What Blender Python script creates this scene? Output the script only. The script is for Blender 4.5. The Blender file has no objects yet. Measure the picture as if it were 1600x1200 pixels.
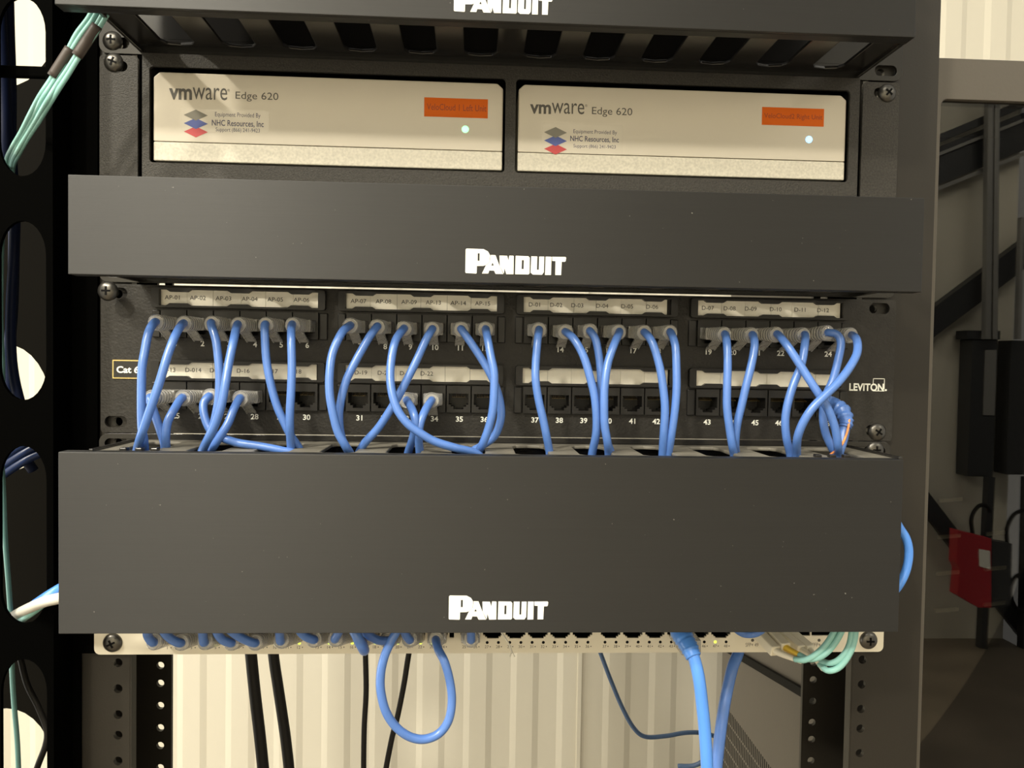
import bpy, bmesh, math, random
from mathutils import Vector, Matrix
from mathutils.geometry import tessellate_polygon
random.seed(7)
S = bpy.context.scene
COL = S.collection
HB = 1500.0            # height of the shelf's top edge above the floor, mm; all sizes below are in mm

# ------------------------------------------------------------------ camera
F = 1200.0
CP = (-20.4575, -468.327, -175.831)
RX, RY, RZ = -0.0300075, -0.0514512, -0.0159748
ROT = (Matrix.Rotation(RY, 3, 'Z') @ Matrix.Rotation(RX, 3, 'X') @ Matrix.Rotation(RZ, 3, 'Y'))
cam_d = bpy.data.cameras.new('camera')
cam_d.sensor_width = 36.0
cam_d.lens = 36.0 * F / 1600.0
cam_d.clip_start = 0.02
cam = bpy.data.objects.new('camera', cam_d)
COL.objects.link(cam)
r_, f_, u_ = ROT @ Vector((1, 0, 0)), ROT @ Vector((0, 1, 0)), ROT @ Vector((0, 0, 1))
m4 = Matrix((( r_.x, u_.x, -f_.x, CP[0] * .001), (r_.y, u_.y, -f_.y, CP[1] * .001),
             (r_.z, u_.z, -f_.z, (CP[2] + HB) * .001), (0, 0, 0, 1)))
cam.matrix_world = m4
S.camera = cam

# ------------------------------------------------------------------ world, lights, exposure
S.view_settings.view_transform = 'Standard'
S.view_settings.look = 'None'
S.view_settings.gamma = 1.0
S.view_settings.exposure = 0.0
w = bpy.data.worlds.new('world'); S.world = w; w.use_nodes = True
w.node_tree.nodes['Background'].inputs[0].default_value = (1.0, .955, .85, 1)
w.node_tree.nodes['Background'].inputs[1].default_value = 0.66

def area(name, loc, target, size, power, color=(1, .93, .78), sy=None, shape='DISK'):
    d = bpy.data.lights.new(name, 'AREA'); d.energy = power; d.color = color
    d.shape = 'RECTANGLE' if sy else shape; d.size = size
    if sy: d.size_y = sy
    o = bpy.data.objects.new(name, d); COL.objects.link(o)
    o.location = loc
    o.rotation_euler = (Vector(target) - Vector(loc)).to_track_quat('-Z', 'Y').to_euler()
    return o
area('ceiling_lamp', (-.86, -1.55, 2.58), (0, 0, 1.3), .12, 25)
area('ceiling_lamp_side', (-1.28, -.92, 2.60), (-.1, 0, 1.35), .10, 27)
area('far_wall_fill', (-1.3, -1.6, 2.75), (-1.3, -2.95, .9), 1.8, 130, sy=.3)  # added fill, not a known fixture: brightens the far wall for ambient light
area('far_wall_fill_right', (2.2, -1.7, 2.75), (2.2, -2.5, .0), 1.2, 32, sy=.3)  # added fill for the stretch of far wall mirrored in the glass door
area('floor_fill', (-.4, -1.3, 2.75), (-.4, -1.7, 0), 1.4, 34, sy=.3)  # added fill that raises the bounce off the floor
area('back_wall_fill', (-2.5, .02, 1.0), (-.1, .9, .85), 1.0, 35, color=(1, .95, .82), sy=1.8)  # added soft fill from the left for the corrugated wall; no doorway here

# ------------------------------------------------------------------ helpers
def pix(x, y, Y=0.0):
    """photo pixel -> point (mm) on the vertical plane Y"""
    v = ROT @ Vector(((x - 800) / F, 1, -(y - 600) / F))
    t = (Y - CP[1]) / v.y
    return Vector((CP[0] + t * v.x, Y, CP[2] + t * v.z))

def wl(v): return Vector((v[0] * .001, v[1] * .001, (v[2] + HB) * .001))

def hole_strip(mb, x0, x1, z0, z1, hx, zs, r, w0, w1):
    """long plate with a row of round holes, built cell by cell"""
    zs = sorted(z for z in zs if z0 + r + 1 < z < z1 - r - 1)
    cuts = [z0] + [(a + b) / 2 for a, b in zip(zs, zs[1:])] + [z1]
    for i, z in enumerate(zs):
        mb.plate([(x0, cuts[i]), (x1, cuts[i]), (x1, cuts[i + 1]), (x0, cuts[i + 1])], [circ(hx, z, r)], w0, w1)

class MB:
    def __init__(s): s.v = []; s.f = []; s.m = []; s.mi = 0; s.smooth = []
    def add(s, vs, fs, smooth=False):
        b = len(s.v); s.v += [Vector(v) for v in vs]
        for f in fs:
            s.f.append([b + i for i in f]); s.m.append(s.mi); s.smooth.append(smooth)
        return s
    def box(s, x0, x1, y0, y1, z0, z1):
        return s.add([(x0,y0,z0),(x1,y0,z0),(x1,y1,z0),(x0,y1,z0),(x0,y0,z1),(x1,y0,z1),(x1,y1,z1),(x0,y1,z1)],
                     [(0,3,2,1),(4,5,6,7),(0,1,5,4),(1,2,6,5),(2,3,7,6),(3,0,4,7)])
    def hexa(s, p8):
        return s.add(p8, [(0,3,2,1),(4,5,6,7),(0,1,5,4),(1,2,6,5),(2,3,7,6),(3,0,4,7)])
    def bar(s, a, b, wd, th, up=(0, 0, 1)):
        a, b = Vector(a), Vector(b); d = (b - a).normalized(); n = d.cross(Vector(up)).normalized(); u = n.cross(d)
        q = []
        for p in (a, b):
            for i, j in ((-1,-1),(1,-1),(1,1),(-1,1)): q.append(p + n * (i * th / 2) + u * (j * wd / 2))
        return s.hexa(q)
    def plate(s, outer, holes, w0, w1, plane='XZ'):
        def T(u, v, w):
            return (u, w, v) if plane == 'XZ' else ((u, v, w) if plane == 'XY' else (w, u, v))
        polys = [outer] + list(holes)
        tri = tessellate_polygon([[Vector((p[0], p[1], 0)) for p in q] for q in polys])
        flat = [p for q in polys for p in q]; n = len(flat)
        vs = [T(p[0], p[1], w0) for p in flat] + [T(p[0], p[1], w1) for p in flat]
        fs = [tuple(t) for t in tri] + [tuple(i + n for i in reversed(t)) for t in tri]
        o = 0
        for q in polys:
            k = len(q)
            for i in range(k):
                j = (i + 1) % k
                fs.append((o + i, o + j, o + j + n, o + i + n))
            o += k
        return s.add(vs, fs)
    def tube(s, pts, r, seg=12, sub=6, r1=None, closed_ends=True, raw=False):
        P = [Vector(p) for p in pts]
        if raw or len(P) < 3: C = P
        else:
            Q = [2 * P[0] - P[1]] + P + [2 * P[-1] - P[-2]]; C = []
            for i in range(1, len(Q) - 2):
                p0, p1, p2, p3 = Q[i-1], Q[i], Q[i+1], Q[i+2]
                for k in range(sub):
                    t = k / sub
                    C.append(.5 * ((2*p1) + (p2-p0)*t + (2*p0-5*p1+4*p2-p3)*t*t + (3*p1-p0-3*p2+p3)*t**3))
            C.append(P[-1])
        n = len(C); tg = [(C[min(i+1, n-1)] - C[max(i-1, 0)]).normalized() for i in range(n)]
        a = tg[0].orthogonal().normalized(); vs = []
        for i in range(n):
            a = (a - tg[i] * a.dot(tg[i])).normalized(); b = tg[i].cross(a)
            rr = r if not callable(r) else r(i / (n - 1))
            for k in range(seg):
                th = 2 * math.pi * k / seg
                vs.append(C[i] + a * (rr * math.cos(th)) + b * (rr * math.sin(th)))
        fs = [(i*seg+k, i*seg+(k+1)%seg, (i+1)*seg+(k+1)%seg, (i+1)*seg+k) for i in range(n-1) for k in range(seg)]
        s.add(vs, fs, True)
        if closed_ends:
            bse = len(s.v) - len(vs)
            s.f += [[bse + k for k in reversed(range(seg))], [bse + (n-1)*seg + k for k in range(seg)]]
            s.m += [s.mi] * 2; s.smooth += [False] * 2
        return s
    def lathe(s, c, axis, prof, seg=24):
        """prof: (radius, distance along axis)"""
        c = Vector(c); ax = Vector(axis).normalized(); a = ax.orthogonal().normalized(); b = ax.cross(a); vs = []
        for r, h in prof:
            for k in range(seg):
                th = 2 * math.pi * k / seg
                vs.append(c + ax * h + a * (r * math.cos(th)) + b * (r * math.sin(th)))
        n = len(prof)
        fs = [(i*seg+k, i*seg+(k+1)%seg, (i+1)*seg+(k+1)%seg, (i+1)*seg+k) for i in range(n-1) for k in range(seg)]
        s.add(vs, fs, True)
        bse = len(s.v) - len(vs)
        s.f += [[bse + k for k in reversed(range(seg))], [bse + (n-1)*seg + k for k in range(seg)]]
        s.m += [s.mi] * 2; s.smooth += [False] * 2
        return s

def wloc(o):
    v = Vector((0, 0, 0))
    while o is not None:
        v += o.location; o = o.parent
    return v

def put(name, me, loc, parent=None):
    o = bpy.data.objects.new(name, me); COL.objects.link(o)
    if parent is not None: o.parent = parent; o.location = Vector(loc) - wloc(parent)
    else: o.location = loc
    return o

def mesh(mb, mats, name='mesh', center=None):
    V = [wl(v) for v in mb.v]
    if center is None:
        center = sum(((Vector((min(v[i] for v in V) for i in range(3)))), (Vector((max(v[i] for v in V) for i in range(3))))), Vector()) / 2
    me = bpy.data.meshes.new(name)
    me.from_pydata([v - center for v in V], [], mb.f)
    for m in (mats if isinstance(mats, (list, tuple)) else [mats]): me.materials.append(m)
    me.polygons.foreach_set('material_index', mb.m)
    me.polygons.foreach_set('use_smooth', mb.smooth)
    me.update()
    bm = bmesh.new(); bm.from_mesh(me); bmesh.ops.recalc_face_normals(bm, faces=bm.faces); bm.to_mesh(me); bm.free()
    return me, center

def obj(name, mb, mats, parent=None, bevel=0, label=None):
    me, c = mesh(mb, mats, name)
    o = put(name, me, c, parent)
    if bevel:
        b = o.modifiers.new('bevel', 'BEVEL'); b.width = bevel * .001; b.segments = 2; b.limit_method = 'ANGLE'; b.angle_limit = math.radians(40)
    if label: o['label'] = label
    return o

def thing(name, loc, label, cat, group=None):
    o = bpy.data.objects.new(name, None); COL.objects.link(o); o.location = wl(loc); o.empty_display_size = .01
    return tag(o, label, cat, group)
def tag(o, label, cat, group=None):
    o['label'] = label; o['category'] = cat
    if group: o['group'] = group
    return o
def struct(name, mb, m, label=None):
    o = obj(name, mb, m); o['kind'] = 'structure'
    if label: o['label'] = label
    return o

# ---- flat lettering
_tc = {}
def text_geo(s, bold=0.0):
    k = (s, bold)
    if k not in _tc:
        c = bpy.data.curves.new('t', 'FONT'); c.body = s; c.size = 1; c.offset = bold; c.resolution_u = 3
        o = bpy.data.objects.new('t', c); COL.objects.link(o)
        me = bpy.data.meshes.new_from_object(o.evaluated_get(bpy.context.evaluated_depsgraph_get()))
        vs = [v.co.copy() for v in me.vertices]; fs = [tuple(p.vertices) for p in me.polygons]
        bpy.data.objects.remove(o); bpy.data.curves.remove(c); bpy.data.meshes.remove(me)
        x0 = min(v.x for v in vs); x1 = max(v.x for v in vs); y0 = min(v.y for v in vs); y1 = max(v.y for v in vs)
        _tc[k] = (vs, fs, x0, x1, y0, y1)
    return _tc[k]
def text(mb, s, x0, z0, x1, z1, y, bold=0.0):
    """lettering fitted into the rectangle x0..x1, z0..z1 on the plane y, facing the front"""
    vs, fs, a0, a1, b0, b1 = text_geo(s, bold)
    q = [(x0 + (v.x - a0) / (a1 - a0) * (x1 - x0), y, z0 + (v.y - b0) / (b1 - b0) * (z1 - z0)) for v in vs]
    mb.add(q, fs); return mb
def text_h(mb, s, xc, zc, h, y, bold=0.0, wide=1.0):
    vs, fs, a0, a1, b0, b1 = text_geo(s, bold); k = h / (b1 - b0); wd = (a1 - a0) * k * wide
    return text(mb, s, xc - wd / 2, zc - h / 2, xc + wd / 2, zc + h / 2, y, bold)
def text_px(mb, s, px0, py0, px1, py1, Y, bold=0.0):
    a = pix(px0, (py0 + py1) / 2, Y); b = pix(px1, (py0 + py1) / 2, Y); t = pix((px0 + px1) / 2, py0, Y).z; q = pix((px0 + px1) / 2, py1, Y).z
    return text(mb, s, a.x, q, b.x, t, Y, bold)

# ---- materials
def mat(name, col, rough=.5, metal=0.0, spec=.5, bump=None, emit=None, coat=0, var=None, aniso=0):
    m = bpy.data.materials.new(name); m.use_nodes = True; nt = m.node_tree; b = nt.nodes['Principled BSDF']
    b.inputs['Base Color'].default_value = (*col, 1); b.inputs['Roughness'].default_value = rough
    b.inputs['Metallic'].default_value = metal; b.inputs['Specular IOR Level'].default_value = spec
    b.inputs['Coat Weight'].default_value = coat
    if aniso:
        b.inputs['Anisotropic'].default_value = aniso
        cx = nt.nodes.new('ShaderNodeCombineXYZ'); cx.inputs[2].default_value = 1; nt.links.new(cx.outputs[0], b.inputs['Tangent'])
    if emit:
        b.inputs['Emission Color'].default_value = (*emit[0], 1); b.inputs['Emission Strength'].default_value = emit[1]
    tc = nt.nodes.new('ShaderNodeTexCoord'); mp = nt.nodes.new('ShaderNodeMapping'); nt.links.new(tc.outputs['Object'], mp.inputs[0])
    if bump:
        scale, strength, dist, stretch = bump
        mp.inputs['Scale'].default_value = stretch
        n = nt.nodes.new('ShaderNodeTexNoise'); n.inputs['Scale'].default_value = scale; n.inputs['Detail'].default_value = 3
        nt.links.new(mp.outputs[0], n.inputs['Vector'])
        bp = nt.nodes.new('ShaderNodeBump'); bp.inputs['Strength'].default_value = strength; bp.inputs['Distance'].default_value = dist
        nt.links.new(n.outputs['Fac'], bp.inputs['Height']); nt.links.new(bp.outputs[0], b.inputs['Normal'])
    if var:
        sc, amt, stretch = var
        mp2 = nt.nodes.new('ShaderNodeMapping'); nt.links.new(tc.outputs['Object'], mp2.inputs[0]); mp2.inputs['Scale'].default_value = stretch
        n2 = nt.nodes.new('ShaderNodeTexNoise'); n2.inputs['Scale'].default_value = sc; n2.inputs['Detail'].default_value = 4
        nt.links.new(mp2.outputs[0], n2.inputs['Vector'])
        r = nt.nodes.new('ShaderNodeValToRGB')
        r.color_ramp.elements[0].position = .3; r.color_ramp.elements[1].position = .7
        r.color_ramp.elements[0].color = (*[c * (1 - amt) for c in col], 1); r.color_ramp.elements[1].color = (*[min(1, c * (1 + amt)) for c in col], 1)
        nt.links.new(n2.outputs['Fac'], r.inputs[0]); nt.links.new(r.outputs[0], b.inputs['Base Color'])
    return m

def clear_mat(name, tint=(.95, .93, .88), t=.5, diff=.40):
    m = bpy.data.materials.new(name); m.use_nodes = True; nt = m.node_tree; nt.nodes.clear()
    out = nt.nodes.new('ShaderNodeOutputMaterial')
    tr = nt.nodes.new('ShaderNodeBsdfTransparent'); tr.inputs[0].default_value = (*tint, 1)
    df = nt.nodes.new('ShaderNodeBsdfDiffuse'); df.inputs[0].default_value = (.8, .78, .72, 1)
    gl = nt.nodes.new('ShaderNodeBsdfGlossy'); gl.inputs['Roughness'].default_value = .12; gl.inputs[0].default_value = (1, 1, 1, 1)
    a = nt.nodes.new('ShaderNodeMixShader'); a.inputs[0].default_value = diff
    nt.links.new(tr.outputs[0], a.inputs[1]); nt.links.new(df.outputs[0], a.inputs[2])
    b = nt.nodes.new('ShaderNodeMixShader')
    fr = nt.nodes.new('ShaderNodeFresnel'); fr.inputs[0].default_value = 1.5
    tc = nt.nodes.new('ShaderNodeTexCoord'); n = nt.nodes.new('ShaderNodeTexNoise'); n.inputs['Scale'].default_value = 420
    nt.links.new(tc.outputs['Object'], n.inputs['Vector'])
    bp = nt.nodes.new('ShaderNodeBump'); bp.inputs['Strength'].default_value = .8; bp.inputs['Distance'].default_value = .0012
    nt.links.new(n.outputs['Fac'], bp.inputs['Height'])
    for q in (gl, fr, df): nt.links.new(bp.outputs[0], q.inputs['Normal'])
    nt.links.new(fr.outputs[0], b.inputs[0]); nt.links.new(a.outputs[0], b.inputs[1]); nt.links.new(gl.outputs[0], b.inputs[2])
    nt.links.new(b.outputs[0], out.inputs[0])
    return m

def smoked_mat():
    m = bpy.data.materials.new('smoked_glass'); m.use_nodes = True; nt = m.node_tree; nt.nodes.clear()
    out = nt.nodes.new('ShaderNodeOutputMaterial')
    tr = nt.nodes.new('ShaderNodeBsdfTransparent'); tr.inputs[0].default_value = (.42, .41, .38, 1)
    gl = nt.nodes.new('ShaderNodeBsdfGlossy'); gl.inputs['Roughness'].default_value = 0.0; gl.inputs[0].default_value = (1, 1, 1, 1)
    fr = nt.nodes.new('ShaderNodeFresnel'); fr.inputs[0].default_value = 1.6
    b = nt.nodes.new('ShaderNodeMixShader')
    nt.links.new(fr.outputs[0], b.inputs[0]); nt.links.new(tr.outputs[0], b.inputs[1]); nt.links.new(gl.outputs[0], b.inputs[2])
    nt.links.new(b.outputs[0], out.inputs[0]); return m

def specks(m, amount=.80):
    nt = m.node_tree; b = nt.nodes['Principled BSDF']; src = b.inputs['Base Color'].links[0].from_socket
    tc = nt.nodes.new('ShaderNodeTexCoord'); n = nt.nodes.new('ShaderNodeTexNoise'); n.inputs['Scale'].default_value = 520; n.inputs['Detail'].default_value = 1
    nt.links.new(tc.outputs['Object'], n.inputs['Vector'])
    mr = nt.nodes.new('ShaderNodeMapRange'); mr.inputs[1].default_value = amount; mr.inputs[2].default_value = amount + .05
    nt.links.new(n.outputs['Fac'], mr.inputs[0])
    mx = nt.nodes.new('ShaderNodeMix'); mx.data_type = 'RGBA'; mx.inputs[7].default_value = (.16, .15, .135, 1)
    nt.links.new(mr.outputs[0], mx.inputs[0]); nt.links.new(src, mx.inputs[6]); nt.links.new(mx.outputs[2], b.inputs['Base Color'])
M = dict(
    wall=mat('cream_wall_paint', (.69, .65, .54), .55, bump=(60, .08, .002, (1, 1, 1))),
    floor=mat('concrete_floor', (.20, .165, .12), .6, var=(4, .2, (1, 1, 1))),
    post=mat('black_satin_steel', (.016, .0135, .010), .45, bump=(900, .15, .0003, (1, 1, 1)), spec=.4),
    edge=mat('worn_edge', (.35, .33, .29), .5),
    cover=mat('brushed_black_aluminium', (.009, .0088, .0085), .46, spec=.5, aniso=.8, bump=(60, .10, .0003, (.2, 1, 150)), var=(30, .10, (.3, 1, 30))),
    duct=mat('black_gloss_plastic', (.014, .013, .012), .22, spec=.5),
    ducttop=mat('dusty_lit_black_plastic', (.17, .158, .13), .5, spec=.35, var=(60, .25, (1, 1, 1))),  # dust tone, lightened further with the grazing lamplight painted into it
    shelf=mat('black_powder_coat', (.034, .031, .026), .55, spec=.35, bump=(1500, .6, .0006, (1, 1, 1)), var=(900, .35, (1, 1, 1))),
    panel=mat('black_textured_paint', (.022, .020, .017), .52, spec=.35, bump=(700, .45, .0006, (1, 1, 1)), var=(250, .15, (1, 1, 1))),
    jack=mat('black_jack_plastic', (.016, .015, .014), .4, spec=.35),
    dark=mat('black_cavity', (.003, .003, .003), .6, spec=.1),
    plastic=mat('black_channel_plastic', (.0008, .0008, .0007), .7, spec=.01),
    liner=mat('dark_channel_liner', (.005, .0045, .0035), .6, spec=.03),
    paper=mat('cream_label_paper', (.88, .835, .71), .55, var=(120, .05, (1, 1, 1))),
    ink=mat('black_ink', (.03, .028, .026), .6),
    inkgrey=mat('dark_grey_ink', (.075, .07, .06), .5),
    inknavy=mat('navy_ink', (.05, .05, .10), .5),
    white=mat('white_print', (.88, .88, .80), .5),
    box=mat('warm_white_plastic', (.60, .55, .455), .38, spec=.4),
    strip=mat('sparkle_cream_paint', (.60, .565, .47), .42, var=(700, .14, (1, 1, 1))),
    sticker=mat('satin_label_film', (.61, .56, .465), .22, spec=.5),
    orange=mat('orange_label_tape', (.62, .115, .005), .6, spec=.2),
    orangeink=mat('brown_print', (.22, .03, .004), .5),
    switch=mat('cream_switch_paint', (.70, .65, .53), .42),
    screw=mat('dark_zinc_screw', (.10, .095, .085), .33, metal=.85),
    blue=mat('blue_cable_jacket', (.085, .19, .52), .33, spec=.5, coat=.15, var=(90, .06, (1, 1, 1))),
    bluebright=mat('bright_blue_cable_jacket', (.085, .27, .78), .3, spec=.5, coat=.15),
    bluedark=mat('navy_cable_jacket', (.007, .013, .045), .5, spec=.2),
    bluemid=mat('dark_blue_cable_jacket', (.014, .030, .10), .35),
    bluethin=mat('slate_blue_cable_jacket', (.06, .11, .22), .4),
    aqua=mat('aqua_fibre_jacket', (.25, .51, .47), .4),
    sleeve=mat('dark_heat_shrink', (.055, .042, .036), .5),
    greywhite=mat('pale_grey_cable_jacket', (.62, .60, .53), .4),
    lc=mat('cream_connector_plastic', (.70, .65, .52), .4),
    yellow=mat('yellow_sleeve_plastic', (.75, .50, .06), .4),
    cord=mat('black_power_cord', (.010, .009, .008), .55, spec=.25),
    cab=mat('grey_brown_cabinet_paint', (.095, .083, .067), .5, bump=(500, .15, .0004, (1, 1, 1))),
    cabdark=mat('dark_cabinet_interior', (.006, .006, .0055), .6, spec=.2),
    grey=mat('grey_galvanised_steel', (.25, .245, .23), .45, metal=.2),
    darkgrey=mat('charcoal_metal', (.03, .031, .032), .45),
    red=mat('red_enamel', (.45, .02, .03), .4),
    gold=mat('gold_contacts', (.6, .42, .16), .35, metal=.9),
    logogrey=mat('grey_logo_ink', (.20, .19, .155), .5), logoblue=mat('blue_logo_ink', (.08, .11, .34), .5), logored=mat('red_logo_ink', (.50, .055, .06), .5),
    ledgreen=mat('green_led', (.3, 1, .5), .4, emit=((.35, 1, .45), 1.6)),
    ledblue=mat('blue_led', (.3, .6, 1), .4, emit=((.30, .62, 1), 2.0)),
    ledlime=mat('lime_led', (.6, .9, .1), .4, emit=((.75, 1, .08), 1.6)),
    thread=mat('orange_thread', (.75, .28, .08), .5),
    clear=clear_mat('clear_plug_plastic'),
    glass=smoked_mat(),
    gilt=mat('gilt_border', (.65, .50, .20), .35, metal=.6),
)

specks(M['cover'])
# ------------------------------------------------------------------ the room
def corrugated(x0, x1, z0, z1, y, pitch, phase, depth, face):
    mb = MB(); prof = []
    k0 = math.floor((x0 - phase) / pitch) - 1
    x = phase + k0 * pitch
    while x < x1 + pitch:
        for dx, dy in ((0, 0), (11, -depth), (44, -depth), (55, 0)): prof.append((x + dx, y + dy * face))
        x += pitch
    n = len(prof)
    vs = [(p[0], p[1], z0) for p in prof] + [(p[0], p[1], z1) for p in prof]
    mb.add(vs, [(i, i + 1, n + i + 1, n + i) for i in range(n - 1)])
    vs = [(p[0], y + 30 * face, z0) for p in (prof[0], prof[-1])] + [(p[0], y + 30 * face, z1) for p in (prof[0], prof[-1])]
    mb.add(vs, [(0, 1, 3, 2)])
    return mb
PH = pix(463, 1100, 900).x
struct('wall_back', corrugated(-1900, 1700, -1500, 1300, 900, 84.4, PH, -3.0, 1), M['wall'], 'cream corrugated metal wall behind the rack')
mb = MB(); mb.box(pix(902, 1100, 898).x, pix(908, 1100, 898).x, 897.5, 905, -1500, 1300)
struct('trim_1', mb, M['wall'], 'vertical seam strip between cream wall sheets')
RWY = -2950
mb = MB(); mb.box(-1900, 2600, RWY - 40, RWY, -1500, 1300)
struct('wall_front', mb, M['wall'])
mb = MB(); mb.box(-1900, 2600, RWY - 40, 930, -1560, -1500)
struct('floor', mb, M['floor'])

# ------------------------------------------------------------------ rack posts
EIA = []
k = 0
z = 400.0
# hole rows at 6.35, 22.225 and 38.1 mm in every rack unit, units hang from z = 0
for U in range(-9, 24):
    for q in (6.35, 22.225, 38.1): EIA.append(-U * 44.45 - q)
def circ(cx, cy, r, n=16): return [(cx + r * math.cos(2 * math.pi * i / n), cy + r * math.sin(2 * math.pi * i / n)) for i in range(n)]
def rrect(x0, x1, z0, z1, r, n=5):
    p = []
    for cx, cz, a0 in ((x1 - r, z1 - r, 0), (x0 + r, z1 - r, 90), (x0 + r, z0 + r, 180), (x1 - r, z0 + r, 270)):
        for i in range(n + 1):
            a = math.radians(a0 + 90 * i / n); p.append((cx + r * math.cos(a), cz + r * math.sin(a)))
    return p
rack = thing('equipment_rack', (0, 40, -1500), 'black two-post equipment rack carrying the panels, managers and switch', 'rack')
for s in (-1, 1):
    xi, xo, xh = (-225, -267, -232) if s < 0 else (223.3, 267, 229.6)
    a, b = min(xi, xo), max(xi, xo)
    mb = MB()
    hole_strip(mb, a, b, -1500, 420, xh, EIA, 2.7, 2, 5)
    xi2 = -229 if s < 0 else 225
    a2, b2 = min(xi2, xo), max(xi2, xo); xh2 = -236.6 if s < 0 else 232.7
    hole_strip(mb, a2, b2, -1500, 420, xh2, EIA, 2.6, 77, 80)
    w0, w1 = (xo, xo + 3) if s < 0 else (xo - 3, xo)
    mb.box(w0, w1, 5, 77, -1500, 420)
    # return lips of the channel
    mb.box(*( (xi - .1, xi + .9) if s < 0 else (xi - .9, xi + .1)), 2.2, 9, -1500, 420)
    obj('post', mb, M['post'], rack)

# ------------------------------------------------------------------ screws
def screw_mesh():
    mb = MB(); c = (0, 0, 0)
    mb.lathe(c, (0, -1, 0), [(5.6, 0), (5.75, .5), (5.5, 1.4), (4.6, 2.4), (3.0, 3.1), (1.2, 3.4)], 28)
    mb.mi = 1
    for ang in (0, 90):
        a = math.radians(ang)
        d = Vector((math.cos(a), 0, math.sin(a)))
        mb.bar(Vector((0, -3.0, 0)) - d * 2.5, Vector((0, -3.0, 0)) + d * 2.5, 1.1, 1.2, (0, 1, 0) if False else (-d.z, 0, d.x))
    mb.mi = 0
    mb.lathe(c, (0, 1, 0), [(2.3, 0), (2.3, 9)], 14)
    me, cc = mesh(mb, [M['screw'], M['dark']], 'screw', center=wl((0, 0, 0)))
    return me
SCREW = screw_mesh()
def screw(parent, x, z, y=-.5, rot=0, tilt=0):
    o = put('mounting_screw', SCREW, wl((x, y, z)), parent); o.rotation_euler = (tilt, math.radians(rot), 0)
    return o
def screw_px(parent, px, py, Y=-2.5, rot=0): 
    p = pix(px, py, Y); return screw(parent, p.x, p.z, Y + 1.5, rot)

# ------------------------------------------------------------------ maker's lettering on the covers
LOGO = [
 ([(218,80),(230,69),(440,74),(495,103),(523,150),(515,230),(470,272),(440,282),(360,283),(358,372),(350,378),(225,372),(217,360)], [(368,126),(393,126),(393,220),(368,220)]),
 ([(530,146),(590,148),(640,275),(690,381),(595,380),(575,340),(515,338),(503,376),(425,376),(470,278),(519,232)], [(555,240),(572,278),(538,277)]),
 ([(640,152),(735,155),(752,215),(762,152),(812,153),(818,160),(818,382),(728,382),(705,308),(698,376),(645,280)], None),
 ([(842,153),(1000,157),(1018,175),(1018,370),(1005,384),(838,382)], [(920,205),(946,205),(944,318),(918,318)]),
 ([(1037,158),(1112,159),(1110,325),(1134,326),(1137,160),(1200,160),(1197,355),(1175,386),(1060,385),(1032,360)], None),
 ([(1217,160),(1290,161),(1288,388),(1213,388)], None),
 ([(1298,161),(1465,162),(1474,172),(1470,212),(1460,222),(1420,222),(1415,388),(1342,388),(1342,215),(1300,212)], None)]
def logo(parent, x0, x1, z_bottom, y):
    k = (x1 - x0) / (1474 - 217); mb = MB()
    def T(p): return (x0 + (p[0] - 217) * k, z_bottom + (375 + .0135 * (p[0] - 217) - p[1]) * k * 1.0)
    for o, h in LOGO:
        mb.plate([T(p) for p in o], [[T(p) for p in h]] if h else [], y - .25, y + .1)
    return obj('logo', mb, M['white'], parent, label='white block-letter maker name on the cover')

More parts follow.
